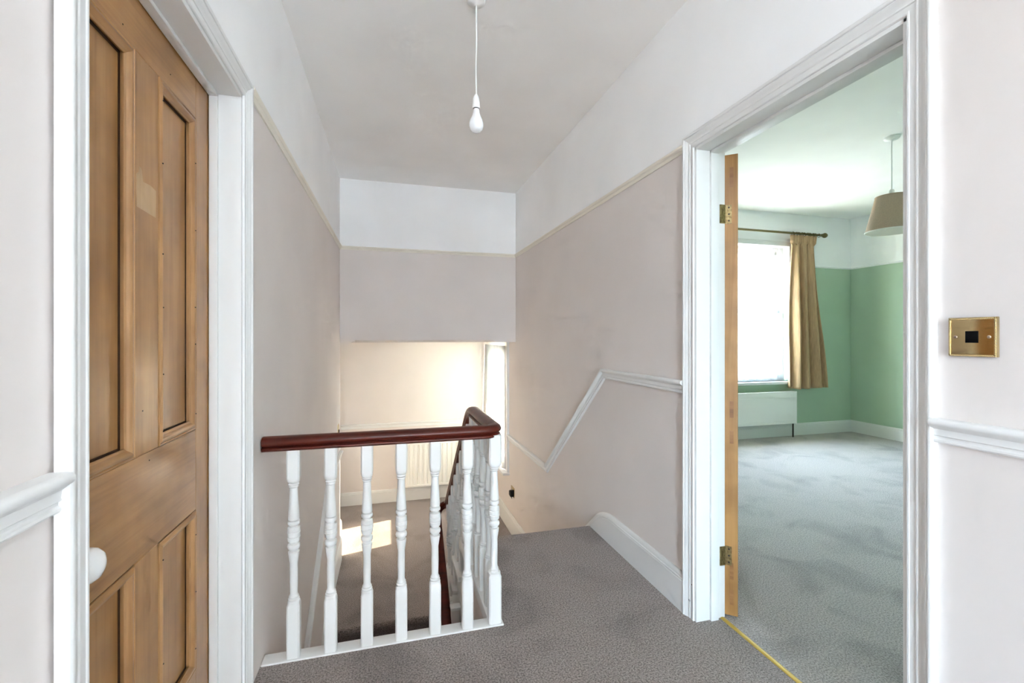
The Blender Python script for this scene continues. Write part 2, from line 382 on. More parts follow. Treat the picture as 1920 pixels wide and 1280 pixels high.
wall2((BW0, YB, -.2), (BW1, YB+.26, BWZ0)); wall2((BW0, YB, BWZ1), (BW1, YB+.26, 2.9))
# keep the outer part clear of the half landing
st(from_bm('wall_bedroom_window', bm, ['green', 'frieze']), 'green bedroom wall around the net-curtained window', 'wall')
bm = bmesh.new(); wall2((BX, BY0-.1, -.2), (BX+.25, YB+.02, 2.9))
st(from_bm('wall_bedroom_side', bm, ['green', 'frieze']), 'plain green bedroom wall beyond the lampshade', 'wall')
bm = bmesh.new(); wall2((WT, BY0-.2, -.2), (BX+.1, BY0, 2.9))
st(from_bm('wall_bedroom_near', bm, ['green', 'frieze']), 'green bedroom wall on the near side of the doorway', 'wall')

# daylight guides in the window openings
portal('portal_half_landing', (XO-.02, (WY0+WY1)/2, (WZ0+WZ1)/2), (0, math.pi/2, 0), WZ1-WZ0, WY1-WY0)
portal('portal_bedroom', ((BW0+BW1)/2, YB+.24, (BWZ0+BWZ1)/2), (-math.pi/2, 0, 0), BW1-BW0, BWZ1-BWZ0)
portal('portal_fill_window', (L(-4.8)-.12, (RY0+RY1)/2, (RZ0+RZ1)/2), (0, -math.pi/2, 0), RZ1-RZ0, RY1-RY0)

# ------------------------------------------------------------------ mouldings
def arc(cx, cy, r, a0, a1, n=5):
    return [(cx+r*math.cos(math.radians(a0+(a1-a0)*i/n)), cy+r*math.sin(math.radians(a0+(a1-a0)*i/n))) for i in range(n+1)]
# a = out from wall, b = up; b = 0 at the top of the rail
DADO = [(0, 0), (0.022, 0)] + arc(0.022, -0.009, 0.009, 90, -70, 5) + [(0.021, -0.021), (0.016, -0.025), (0.0145, -0.036), (0.0155, -0.0395), (0.0115, -0.042), (0.0115, -0.046)] + arc(0.009, -0.052, 0.006, 60, -90, 4) + [(0, -0.058)]
PICT = [(0, 0), (0.006, 0), (0.010, -0.003)] + arc(0.014, -0.010, 0.008, 90, -60, 5) + [(0.012, -0.020), (0.012, -0.023), (0.008, -0.027), (0.006, -0.034), (0, -0.034)]
# architrave: b = 0 at the opening edge, outwards; a = proud of wall
ARCH = [(0, 0), (0.012, 0), (0.016, 0.003), (0.016, 0.009), (0.013, 0.011), (0.013, 0.030), (0.017, 0.033), (0.017, 0.037), (0.014, 0.040), (0.015, 0.046), (0.019, 0.054), (0.025, 0.062), (0.0275, 0.069), (0.026, 0.073), (0.031, 0.075), (0.033, 0.079), (0.033, 0.088), (0.030, 0.092), (0, 0.092)]
ARCH = [(a*0.62, b*AW/0.092) for a, b in ARCH]
SKCAP = [(0, 0), (0.006, 0), (0.010, -0.004), (0.013, -0.012), (0.0135, -0.020), (0.017, -0.022), (0.018, -0.026), (0.016, -0.030), (0.018, -0.033), (0.018, -0.036), (0, -0.036)]
def board(name, pts, n, d, m, parent=None):
    """flat polygon pts extruded d along n"""
    n = Vector(n)*d; P = [Vector(p) for p in pts]; k = len(P)
    return from_data(name, P+[p+n for p in P], [tuple(range(k)), tuple(range(k, 2*k))] + [(i, (i+1) % k, k+(i+1) % k, k+i) for i in range(k)], m, parent)

# dado rails
t = 0
def trim(name, label, cat='trim'): o = empty(name); return st(o, label, cat)
o = trim('trim_1', 'white dado rail dropping in a zigzag along the stair wall', 'dado rail')
DP = [(R, OY1+AW-.002, ZD), (R, 2.484, ZD), (R, 3.50, 0.157), (R, 4.70, 0.157)]
runs(['rail_length'], DP, DADO, (-1,0,0), 'trim', o)
o = st(run('trim_2', [(R, YR, ZD), (R, OY0-AW+.002, ZD)], DADO, (-1,0,0), 'trim'), 'white dado rail under the brass switch plate', 'dado rail')
o = st(run('trim_3', [(L(RY1), RY1+.06, ZD), (L(.78), PY0-AW+.002, ZD)], DADO, (1,0,0), 'trim'), 'short white dado rail meeting the near side of the pine door frame', 'dado rail')
o = trim('trim_4', 'white dado rail sloping down the wall behind the front balusters', 'dado rail')
LD = [(L(1.80), 1.80, 0.157-1.76*.74), (L(3.56)+.001, 3.56, 0.157), (L(4.44)+.001, 4.44, 0.157)]
runs(['rail_length'], LD, DADO, (1,0,0), 'trim', o)
st(run('trim_5', [(-0.55, YE, 0.135), (R, YE, 0.135)], DADO, (0,-1,0), 'trim'), 'white dado rail on the end wall above the fluted radiator', 'dado rail')
# picture rails
st(run('trim_6', [(R, OY1+AW-.002, ZR), (R, YB, ZR)], PICT, (-1,0,0), 'cream'), 'cream picture rail running from the bedroom doorway to the bulkhead', 'picture rail')
st(run('trim_7', [(L(PY1+.06), PY1+AW-.002, ZR), (L(YB), YB, ZR)], PICT, (1,0,0), 'cream'), 'cream picture rail running from the pine door to the bulkhead', 'picture rail')
st(run('trim_8', [(L(YB), YB, ZR), (R, YB, ZR)], PICT, (0,-1,0), 'cream'), 'cream picture rail across the bulkhead above the stairs', 'picture rail')
st(run('trim_9', [(R, YR, ZR), (R, OY0-AW+.002, ZR)], PICT, (-1,0,0), 'cream'), 'cream picture rail beyond the near side of the bedroom doorway', 'picture rail')
st(run('trim_10', [(L(RY1), RY1+.06, ZR), (L(PY0), PY0-AW+.002, ZR)], PICT, (1,0,0), 'cream'), 'cream picture rail beyond the near side of the pine door', 'picture rail')

# door surrounds
def surround(name, label, x0, nx, depth, stop_at, OY0, OY1, OZ):
    """architrave + lining of an opening in a wall whose face is x0, room side nx (+1/-1); lining runs `depth` into the wall"""
    o = trim(name, label, 'door frame')
    path = [(x0, OY0, 0), (x0, OY0, OZ), (x0, OY1, OZ), (x0, OY1, 0)]
    names = ['architrave_leg', 'architrave_head', 'architrave_leg']
    rs = rings(path, ARCH, (nx,0,0), 1)
    # b must point away from the opening
    if (rs[1][5]-Vector(path[1])).z < 0: rs = rings(path, ARCH, (nx,0,0), -1)
    for i in range(3): from_data(names[i], *skin([rs[i], rs[i+1]]), 'trim', o, smooth=35)
    xa, xb = sorted((x0 + nx*0.003, x0 - nx*depth)); th = 0.012
    box('jamb', (xa, OY0-.02, 0), (xb, OY0+th, OZ), 'trim', o, 0.002); box('jamb', (xa, OY1-th, 0), (xb, OY1+.02, OZ), 'trim', o, 0.002)
    box('jamb_head', (xa, OY0, OZ-th), (xb, OY1, OZ+.02), 'trim', o, 0.002)
    s0, s1 = sorted(stop_at)
    box('door_stop', (s0, OY0+th, 0), (s1, OY0+th+.012, OZ-th), 'trim', o, 0.003); box('door_stop', (s0, OY1-th-.012, 0), (s1, OY1-th, OZ-th), 'trim', o, 0.003)
    box('stop_head', (s0, OY0+th, OZ-th-.012), (s1, OY1-th, OZ-th), 'trim', o, 0.003)
    return o
fr = surround('trim_11', 'white moulded frame of the open bedroom doorway', R, -1, 0.140, (R+.062, R+.100), OY0, OY1, OZ)
# bedroom-side architrave
path = [(1.393, OY0, 0), (1.393, OY0, OZ), (1.393, OY1, OZ), (1.393, OY1, 0)]
FLAT = [(-.03, 0.008), (0.010, 0.008), (0.012, 0.011), (0.012, 0.075), (0.009, 0.080), (-.03, 0.080)]
rs = rings(path, FLAT, (1,0,0), 1)
if (rs[1][1]-Vector(path[1])).z < 0: rs = rings(path, FLAT, (1,0,0), -1)
for i in range(3): from_data(['architrave_leg', 'architrave_head', 'architrave_leg'][i], *skin([rs[i], rs[i+1]]), 'trim', fr, smooth=35)
fm = mat('chip', (0.03, 0.02, 0.02), 0.8); M['chip'] = fm
for (yy, zz, rr) in ((1.672, 0.075, 0.005), (1.656, 0.150, 0.0025)):
    turned('paint_chip', [(rr, 0), (rr*.8, .0006)], 'chip', fr, 9, (R-.0105, yy, zz), 'x').scale = (1, 1, 1)
fl = surround('trim_12', 'white moulded frame around the closed pine door', -0.452, 1, 0.14, (-0.536, -0.512), PY0, PY1, PZ1)

# skirting boards
def skirting(name, label, pts, n, sign, base, m='trim', cap=True):
    """pts: top line of the board; base(y or x index) gives the bottom line"""
    o = trim(name, label, 'skirting board')
    run('cap_moulding', pts, SKCAP, n, m, o)
    low = [(p[0], p[1], b) for p, b in zip(pts, base)]
    inner = [(p[0], p[1], p[2]-.036) for p in pts]
    board('face_board', inner + low[::-1], n, 0.018, m, o)
    return o
SKT = 0.168
crest = [(R, OY1+AW-.002, SKT), (R, 2.36, SKT)]
for i in range(1, 10):
    a = math.radians(40.4*i/9); crest.append((R, 2.36+0.27*math.sin(a)/math.sin(math.radians(40.4))*0.8, SKT-0.27*(1-math.cos(a))))
y_, z_ = crest[-1][1], crest[-1][2]
crest += [(R, 3.36, z_-(3.36-y_)*.85), (R, 3.46, -0.655), (R, YE, -0.655)]
base = [-.02 if p[1] < 2.6 else max(ZH-.02, p[2]-.34) for p in crest]
skirting('baseboard_right', 'white skirting board curving down at the top of the stairs', crest, (-1,0,0), 1, base)
skirting('baseboard_right_near', 'white skirting board below the brass switch plate', [(R, YR, SKT), (R, OY0-AW+.002, SKT)], (-1,0,0), 1, [-.02, -.02])
lp = [(L(1.8), 1.8, -0.66-1.83*.74), (L(3.63), 3.63, -0.66), (L(4.44), 4.44, -0.66), (xa+(xb-xa)*.34, 4.93, -0.66)]
skirting('baseboard_left', 'cream-white skirting sloping down the stairwell wall behind the balusters', lp, (1,0,0), -1, [lp[0][2]-.3, ZH-.25, ZH-.02, ZH-.02])
skirting('baseboard_left_near', 'white skirting board below the dado rail beside the pine door', [(L(YR), YR, SKT), (L(.7), PY0-AW+.002, SKT)], (1,0,0), -1, [-.02, -.02])
skirting('baseboard_back', 'white skirting board under the fluted radiator on the end wall', [(-0.55, YE, -0.692), (R, YE, -0.692)], (0,-1,0), 1, [ZH-.02, ZH-.02])
skirting('baseboard_bedroom_window', 'white skirting board below the bedroom window', [(WT, YB, 0.145), (BX, YB, 0.145)], (0,-1,0), 1, [-.02, -.02])
skirting('baseboard_bedroom_side', 'white skirting board along the plain green wall', [(BX, YB, 0.145), (BX, BY0, 0.145)], (-1,0,0), -1, [-.02, -.02])
PICB = [(0, 0), (0.008, 0), (0.012, -0.006), (0.008, -0.012), (0.004, -0.022), (0, -0.022)]
st(run('trim_13', [(BW1+.4, YB, ZBR+.012), (BX, YB, ZBR+.012)], PICB, (0,-1,0), 'frieze'), 'thin painted rail between green and white beside the curtain', 'picture rail')
st(run('trim_14', [(BX, YB, ZBR+.012), (BX, BY0, ZBR+.012)], PICB, (-1,0,0), 'frieze'), 'thin painted rail between green and white on the wall beyond the lampshade', 'picture rail')
o = tag(run('threshold_bar', [(1.378, OY0+.012, 0.0), (1.378, OY1-.012, 0.0)], [(-.003, -.010), (.001, -.010), (.0035, -.005), (.0035, .005), (.001, .010), (-.003, .010)], (0,0,1), 'brass', sign=1),
        'yellow brass carpet bar across the bedroom doorway', 'threshold bar')
ybrass = mat('yellow_brass', (0.52, 0.35, 0.06), 0.5, metal=0.3); M['ybrass'] = ybrass; o.data.materials[0] = ybrass

# ------------------------------------------------------------------ pine doors
def make_door(name, W, H, knob_x=None, tenons=False):
    d = empty(name); TH = 0.052
    st_w, mu, tr, l0, l1, br = 0.102, 0.108, 0.124, 0.688, 0.920, 0.224
    def part(nm, x0, x1, z0, z1, m): return box(nm, (x0, -TH, z0), (x1, 0, z1), m, d, 0.0012, 1)
    part('stile', 0, st_w, 0, H, 'pine_z'); part('stile', W-st_w, W, 0, H, 'pine_z')
    g = 0.0006
    part('rail', st_w+g, W-st_w-g, H-tr, H, 'pine_x'); part('rail', st_w+g, W-st_w-g, l0, l1, 'pine_x'); part('rail', st_w+g, W-st_w-g, 0, br, 'pine_x')
    c = W/2
    part('muntin', c-mu/2, c+mu/2, l1+g, H-tr-g, 'pine_z'); part('muntin', c-mu/2, c+mu/2, br+g, l0-g, 'pine_z')
    prof = [(-.018, 0.0), (0.002, 0.0), (0.003, 0.0025), (0.0005, 0.005), (0.003, 0.008), (0.0042, 0.012), (0.003, 0.016), (-.001, 0.0195), (-.004, 0.022), (-.0045, 0.0245), (-.006, 0.027), (-.0085, 0.027), (-.0095, 0.021), (-.018, 0.021)]
    for (x0, x1) in ((st_w, c-mu/2), (c+mu/2, W-st_w)):
        for (z0, z1) in ((l1, H-tr), (br, l0)):
            e = 0.0016
            pn = box('panel', (x0+.002, -TH+.010, z0+.002), (x1-.002, -.0162, z1-.002), 'pine_z', d)
            path = [(x0+e, 0, z0+e), (x1-e, 0, z0+e), (x1-e, 0, z1-e), (x0+e, 0, z1-e)]
            gsign = 1; rs = rings(path, prof, (0,1,0), 1, True)
            if (rs[0][6]-Vector(path[0])).z < 0: gsign = -1; rs = rings(path, prof, (0,1,0), -1, True)
            for i in range(4):
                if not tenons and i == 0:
                    for (pa, pb, qb) in ((-.0159, .0200, .0295), (-.0015, -.0022, .0010)):  # dark strips painting the shadow inside and around each panel moulding
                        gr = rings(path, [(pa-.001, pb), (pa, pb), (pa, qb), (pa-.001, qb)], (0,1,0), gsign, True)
                        from_data('shadow_line', *skin(gr, closed=True), 'gap_shadow', d)
                from_data('panel_moulding', *skin([rs[i], rs[(i+1) % 4]]), ['pine_x', 'pine_bead', 'pine_x', 'pine_bead'][i], d, smooth=35)
    if tenons:
        for (z0, z1) in ((1.83, 1.915), (0.735, 0.79), (0.845, 0.915), (0.045, 0.11), (0.155, 0.225)):
            bm = bmesh.new(); bx(bm, (-.0010, -TH/2-.009, z0), (.004, -TH/2+.006, z1)); from_bm('tenon_end', bm, 'pine_end', d)
    else:
        bm = bmesh.new()
        for (x, zs) in ((W/2-mu/2-.013, (1.79, 1.64, 1.40, 1.26, 1.10, .98, .62, .40)), (st_w+.013, (1.66, 1.50, 1.30, 1.18, .99, .60, .45, .30))):
            for z in zs: lathe(bm, [(.0018, 0.0), (.0018, 0.0058)], 7, (x+random.uniform(-.002, .002), -.0005, z+random.uniform(-.03, .03)), 'y')
        for (x, z) in ((W/2+.02, 1.02), (W/2-.01, .90), (st_w+.16, 1.86), (W/2+.1, 1.845)): lathe(bm, [(.0018, 0.0), (.0018, 0.0012)], 7, (x, -.0005, z), 'y')
        from_bm('nail_hole', bm, 'dark', d)['kind'] = 'stuff'
        bm = bmesh.new()
        pts = [(-.045, 1.478), (.040, 1.474), (.042, 1.538), (.015, 1.543), (-.018, 1.541), (-.024, 1.566), (-.034, 1.572), (-.038, 1.556), (-.047, 1.550)]
        a = [bm.verts.new((W/2-x, 0.0004, z)) for x, z in pts]; b = [bm.verts.new((W/2-x, -.002, z)) for x, z in pts]
        bm.faces.new(a); bm.faces.new(b)
        for i in range(len(a)): bm.faces.new((a[i], a[(i+1) % len(a)], b[(i+1) % len(a)], b[i]))
        from_bm('worn_patch', bm, 'pine_pale', d)
    if knob_x:
        z = 0.806
        k = turned('knob', [(.0105, 0.0), (.0105, .022), (.016, .028), (.0235, .036), (.0285, .046), (.0295, .055), (.0275, .064), (.021, .072), (.011, .0765), (.003, .078)], 'china', d, 28, (knob_x, 0, z), 'y')
        turned('knob_rose', [(.024, 0), (.024, .003), (.019, .007), (.012, .008)], 'china', k, 24, (knob_x, 0, z), 'y')
    return d
dl = make_door('door_1', 0.757, 1.947, knob_x=0.757-0.058)
dl.location = (-0.538, PY1-.0125, 0.012); dl.rotation_euler = (0, 0, -math.pi/2)
st(dl, 'closed four-panel varnished pine door with white china knob', 'door')
ang = math.radians(49.6)
dr = make_door('door_2', 0.785, 1.970, tenons=True)
dr.location = (1.395, 1.641, 0.010); dr.rotation_euler = (0, 0, ang)
st(dr, 'open pine door seen edge-on in the bedroom doorway', 'door')
# hinges of the open door: children of the leaf, in its own axes
def hinge(z):
    h = empty('hinge'); h.parent = dr; h.location = (0, 0, z)
    TH = 0.046
    box('hinge_leaf', (-.0022, -.028, 0), (.001, -.001, .080), 'oldbrass', h)
    for dz in (.012, .040, .068): turned('screw', [(.0038, 0), (.0038, .0012)], 'pipe', h, 10, (-.0032, -.017, dz), 'x')
    for i in range(5): turned('knuckle', [(.0042, .016*i+.0005), (.0042, .016*i+.0155)], 'oldbrass' if i % 2 else 'brass', h, 12, (-.004, .002, 0))
    return h
for z in (1.715, 0.255):
    h = hinge(z-.04)
    # leaf on the jamb, in world axes turned back into door axes
    fl_ = box('hinge_leaf', (1.366, 1.6315, h.location.z+.010), (1.392, 1.6365, h.location.z+.090), 'oldbrass')
    mw = Matrix.Translation(dr.location) @ Matrix.Rotation(ang, 4, 'Z') @ Matrix.Translation(h.location)
    fl_.data.transform(mw.inverted()); fl_.parent = h

# ------------------------------------------------------------------ stairs
def step_mesh(name, x0, x1, y_nose, y_back, z, rise, parent, face=-1):
    """carpeted step: rounded nosing at y_nose; face = direction the nosing points"""
    r = 0.022; pr = []
    for i in range(9):
        a = math.pi*i/8
        pr.append((y_nose - face*(r - r*math.sin(a)) - face*0.0, z-r+r*math.cos(a)))
    pts = [(y_back, z)] + pr + [(y_nose-face*(r+.012), z-2*r), (y_nose-face*(r+.012), z-rise-.01), (y_back, z-rise-.01)]
    rs = [[Vector((x, y, zz)) for y, zz in pts] for x in (x0, x1)]
    return from_data(name, *skin(rs), 'carpet', parent, smooth=40)
RISE = 0.2125; GO = 0.25
up = tag(empty('upper_stair_flight', (0.85, 2.65, 0)), 'short carpeted stair flight descending from the landing between balusters and wall', 'stairs')
lo = tag(empty('lower_stair_flight', (-0.05, 3.4, ZH)), 'carpeted stair flight going down behind the front balusters', 'stairs')
def under(o, parent):
    o.parent = parent; o.matrix_parent_inverse = Matrix.Translation(-Vector(parent.location)); return o
SX = 0.448
for i in range(4):   # i = 0 is the landing nosing
    z = -RISE*i
    if i == 0: under(step_mesh('nosing', SX+.02, R-.001, 2.672, 2.60, 0.0005, RISE, None, 1), up)
    else: under(step_mesh('step', SX, R-.001, 2.668+GO*i, 2.60+GO*(i-1)+.02, z, RISE, None, 1), up)
for i in range(1, 4):
    under(box('tread_end', (SX-.052, 2.66+GO*(i-1)-.01, -RISE*i-.028), (SX+.004, 2.66+GO*i+.022, -RISE*i+.002), 'trim', None, 0.006), up)
pts = [(SX-.02, 2.64, -.03)]
for i in range(1, 4): pts += [(SX-.02, 2.64+GO*(i-1), -RISE*i-.026), (SX-.02, 2.64+GO*i, -RISE*i-.026)]
pts += [(SX-.02, 3.40, ZH-.2), (SX-.02, 3.34, ZH-.22), (SX-.02, 2.60, -.42), (SX-.02, 2.60, -.03)]
under(board('string_board', pts, (1,0,0), 0.022, 'trim', None), up)
LR, LG = 0.20, 0.27
for i in range(1, 10):
    under(step_mesh('step', L(2.5)+.01, 0.385, 3.372-LG*i, 3.41-LG*(i-1), ZH-LR*i, LR, None, -1), lo)
pts = [(0.365, 3.40, ZH+.01), (0.365, 3.40, ZH-.30), (0.365, 3.40-LG*9, ZH-LR*9-.30), (0.365, 3.40-LG*9, ZH-LR*9+.04)]
under(board('string_board', pts, (1,0,0), 0.025, 'trim', None), lo)
# taupe walling below the landing edge and under the upper flight
pts = [(SX+.004, 1.84, -.06), (SX+.004, 2.59, -.06), (SX+.004, 2.59, -.46), (SX+.004, 3.42, ZH-.30), (SX+.004, 3.42, LOW), (SX+.004, 1.84, LOW)]
st(board('wall_spandrel', pts, (1,0,0), 0.05, 'taupe'), 'taupe spandrel wall under the landing edge inside the stairwell', 'wall')
st(box('wall_under_landing', (-0.5, 1.836, -0.40), (SX+.05, 1.90, -.03), 'taupe'), 'taupe upstand below the front balusters', 'wall')

# ------------------------------------------------------------------ banister
ban = tag(empty('banister', (0.0, 1.86, 0.0)), 'white turned balusters under a continuous mahogany handrail round the stairwell', 'banister')
UNDER = 0.778
def section(r, sq, n=24):
    P = []
    for i in range(n):
        a = 2*math.pi*(i+.5)/n; c, s = math.cos(a), math.sin(a)
        k = 1.0/max(abs(c), abs(s)); k = min(k, 1.30)
        rr = r*((1-sq) + sq*k); P.append((rr*c, rr*s))
    return P
def baluster_mesh(H, top, bot, half=0.0225):
    """turned baluster, square ends; `top`/`bot` lengths of the square blocks"""
    S = [(0, half, 1), (bot-.006, half, 1), (bot, half*.92, .9), (bot+.006, half*.98, .3), (bot+.010, .0195, 0), (bot+.016, .0205, 0), (bot+.020, .0170, 0), (bot+.025, .0180, 0), (bot+.030, .0150, 0), (bot+.036, .0135, 0)]
    z0 = bot+.036; z1 = H-top-.030           # turned middle
    def q(t): return z0+(z1-z0)*t
    mid = [(.14, .0145), (.28, .0138), (.38, .0198), (.395, .0200), (.40, .0138), (.41, .0142), (.425, .0208), (.445, .0230), (.465, .0208), (.475, .0138), (.485, .0152), (.495, .0208), (.535, .0230), (.540, .0208), (.545, .0230), (.580, .0232), (.585, .0216), (.59, .0228), (.625, .0212), (.635, .0138), (.645, .0150), (.655, .0210), (.67, .0222), (.685, .0205), (.692, .0138), (.700, .0200), (.715, .0202), (.80, .0182), (.90, .0155), (1.0, .0140)]
    S += [(q(t), r, 0) for t, r in mid]
    S += [(z1+.004, .0175, 0), (z1+.008, .0150, 0), (z1+.013, .0195, 0), (z1+.018, .0165, 0), (z1+.022, half*.92, .25), (z1+.030, half*.98, .75), (z1+.040, half, 1), (H, half, 1)]
    rs = [[Vector((x, y, z)) for x, y in section(r, sq)] for z, r, sq in S]
    me = bpy.data.meshes.new('baluster'); V, Fs = skin(rs); me.from_pydata(V, [], Fs)
    bm = bmesh.new(); bm.from_mesh(me); bmesh.ops.recalc_face_normals(bm, faces=bm.faces); bm.to_mesh(me); bm.free()
    me.materials.append(M['trim']); me.polygons.foreach_set('use_smooth', [True]*len(me.polygons)); me.set_sharp_from_angle(angle=math.radians(38))
    return me
BAL = baluster_mesh(UNDER+.012, 0.124, 0.205)
BALC = baluster_mesh(UNDER+.012, 0.124, 0.205, 0.0265)
BALS = baluster_mesh(0.80, 0.150, 0.190)
def put_bal(me, x, y, z, sz=1.0):
    o = bpy.data.objects.new('baluster', me); C.objects.link(o); o.parent = ban
    o.location = Vector((x, y, z))-Vector(ban.location); o.scale = (1, 1, sz); return o
BY = 1.86; BXC = 0.438
for x in (-0.341, -0.211, -0.079, 0.051, 0.184, 0.316): put_bal(BAL, x, BY, 0.0)
c = put_bal(BALC, BXC-.006, BY+.006, 0.0); c['label'] = 'slightly thicker corner baluster'
# handrail path: along the front, round the corner, ramping down the upper flight, turning at the half landing, down the lower flight
XL = 0.345                       # lower flight rail line
RT = 0.778                       # underside of rail above floor
hp = [(L(1.86)+.004, BY, RT), (-0.2, BY, RT), (0.1, BY, RT), (0.37, BY, RT)]
rc = 0.045; cx, cy = BXC-rc, BY+rc
hp += [(cx+rc*math.sin(math.radians(a)), cy-rc*math.cos(math.radians(a)), RT) for a in (0, 15, 30, 45, 60, 75, 90)]
hp += [(BXC, 2.00, RT), (BXC, 2.30, RT)]
SLP = 0.875
y0r = 2.36; rr = 0.16; am = math.atan(SLP)
for i in range(0, 7):
    a = am*i/6; hp.append((BXC, y0r+rr*math.sin(a), RT-rr*(1-math.cos(a))))
yk, zk = hp[-1][1], hp[-1][2]
yend = 3.36; hp += [(BXC, yk+(yend-yk)*f, zk-(yend-yk)*f*SLP) for f in (.25, .5, .75, 1)]
ze = hp[-1][2]; cxm = (BXC+XL)/2; rw = (BXC-XL)/2
for i in range(1, 12):
    a = math.pi*i/12
    drop = 0.085*(i/12)
    hp.append((cxm+rw*math.cos(a), yend+.03+rw*1.2*math.sin(a), ze-.022-drop))
zl = ze-.022-.095; yl = yend-.01
hp.append((XL, yl, zl))
LSL = LR/LG
hp += [(XL, yl-d, zl-d*LSL) for d in (.2, .45, .7, 1.0, 1.35, 1.7)]
HR = [(-.020, 0), (-.027, .003), (-.0295, .008), (-.0265, .0130), (-.0185, .0160), (-.0195, .0195), (-.029, .0245), (-.032, .031), (-.031, .038), (-.027, .045), (-.019, .0505), (-.008, .053)]
HR = HR + [(-x, z) for x, z in HR[::-1]]
P = [Vector(p) for p in hp]; rs = []
prev = None
for i, p in enumerate(P):
    tt = (P[min(i+1, len(P)-1)]-P[max(i-1, 0)]).normalized()
    side = tt.cross(Vector((0,0,1))).normalized(); upv = side.cross(tt).normalized()
    rs.append([p + side*a + upv*b for a, b in HR])
hr = from_data('handrail', *skin(rs), 'mahogany', None, smooth=60); hr.parent = ban; hr.matrix_parent_inverse = Matrix.Translation(-Vector(ban.location))
# balusters of the two flights, two to a tread
def rail_z(y): return RT if y < y0r else (RT-rr*(1-math.cos(math.asin(min(1, (y-y0r)/rr)))) if y < yk else zk-(y-yk)*SLP)
for i in range(6):
    y = BY+0.128*(i+1); h = rail_z(y)+.012; put_bal(BAL, BXC, y, 0.0, h/(UNDER+.012))
for i in range(1, 4):
    for f in (0.30, 0.80):
        y = 2.66+GO*(i-1)+GO*f; zb = -RISE*i; h = rail_z(y)-zb+.014; put_bal(BALS, BXC, y, zb, h/0.80)
for k in range(1, 7):
    y = yl-.12-.135*k
    zt = zl-(yl-y)*LSL+.012; zb = ZH-LR*((3.40-y)/LG)+.02
    put_bal(BALS, XL, y, zb, (zt-zb)/0.80)
def part_of(o, p): o.parent = p; o.matrix_parent_inverse = Matrix.Translation(-Vector(p.location)); return o
part_of(box('base_rail', (L(1.86)+.002, 1.832, -0.05), (0.466, 1.892, 0.006), 'trim', None, 0.004), ban)
part_of(box('base_rail', (0.408, 1.892, -0.05), (0.469, 2.70, 0.006), 'trim', None, 0.004), ban)
# small panelled end of the lower string seen through the balusters
under(box('end_panel', (0.372, 2.76, -1.3), (0.440, 2.80, -0.462), 'taupe', None), lo)
under(box('end_panel_capping', (0.368, 2.752, -0.466), (0.440, 2.808, -0.448), 'trim', None, 0.004), lo)

# ------------------------------------------------------------------ pendant bulb on the landing
px_, py_ = 0.369, 1.939
p = tag(empty('pendant_bulb', (px_, py_, ZC)), 'bare white light bulb hanging on a white flex from the landing ceiling', 'pendant light')
def loc(o, p): o.parent = p; return o
turned('ceiling_rose', [(.040, 0), (.040, -.006), (.034, -.016), (.016, -.022), (.006, -.026)], 'plastic', p, 28)
tube('flex', [(0, 0, -.02), (.001, 0, -.15), (-.0012, 0, -.28), (.0005, 0, -.42)], .0032, 'plastic', p)
h = turned('lamp_holder', [(.004, -.408), (.009, -.416), (.0135, -.428), (.0145, -.440), (.0145, -.441), (.016, -.442), (.0165, -.462), (.0172, -.464), (.0172, -.470), (.015, -.471)], 'plastic', p, 24)
b = turned('bulb', [(.0125, -.466), (.0130, -.480), (.0150, -.492), (.0215, -.508), (.0280, -.522), (.0312, -.538), (.0305, -.550), (.0255, -.563), (.016, -.572), (.004, -.575)], 'glassbulb', p, 28)
turned('bulb_cap', [(.0140, -.4705), (.0140, -.474)], 'dark', b, 20)

# ------------------------------------------------------------------ brass plate by the bedroom doorway
pl = tag(empty('blanking_plate', (R, 0.700, 1.200)), 'polished brass wall plate with rope edge and black square insert', 'wall plate')
hw, hh = 0.0435, 0.0435
box('plate', (-.0080, -hw, -hh), (0, hw, hh), 'brass', pl, 0.0015)
bm = bmesh.new()
def bead(cx, y, z, ang):
    m = Matrix.Translation((cx, y, z)) @ Matrix.Rotation(ang, 4, 'X') @ Matrix.Diagonal((.0022, .0036, .0013, 1))
    bmesh.ops.create_icosphere(bm, subdivisions=1, radius=1.0, matrix=m)
n = 26
for i in range(n+1):
    f = -1+2*i/n; e = hw-.003
    bead(-.0085, f*e, e, .8); bead(-.0085, f*e, -e, .8); bead(-.0085, e, f*e, .8); bead(-.0085, -e, f*e, .8)
from_bm('rope_border', bm, 'brass', pl, 60)['kind'] = 'stuff'
box('insert', (-.0092, -.0115, -.013), (-.006, .0115, .013), 'black', pl, 0.0006)
for s in (-1, 1):
    k = turned('screw', [(.0036, 0), (.0034, -.0008), (.0022, -.0016)], 'screw', pl, 14, (-.0079, s*.0300, 0), 'x')
    box('slot', (-.0100, s*.0300-.0028, -.0004), (-.0093, s*.0300+.0028, .0004), 'dark', k)
# brass light switch on the stairwell wall and socket with plug on the half landing
ys = 4.30
sw = tag(empty('light_switch', (L(ys), ys, 0.365)), 'small brass light switch on the stairwell wall above the handrail', 'switch')
box('plate', (0, -.043, -.060), (.006, .043, .060), 'brass', sw, 0.0015); box('rocker', (.005, -.010, -.016), (.012, .010, .012), 'black', sw, 0.002)
so = tag(empty('wall_socket', (R, 4.545, -0.405)), 'brass wall socket with black plug low on the half landing wall', 'socket')
box('plate', (-.006, -.060, -.050), (0, .060, .050), 'brass', so, 0.0015)
pg = box('plug', (-.040, -.050, -.040), (-.006, .004, .020), 'black', so, 0.006)
tube('cable', [(-.022, -.022, -.038), (-.022, -.022, -.055), (-.018, -.02, -.062)], .004, 'black', pg)
box('plug_adapter', (-.034, .010, -.045), (-.006, .046, .002), 'black', so, 0.005)

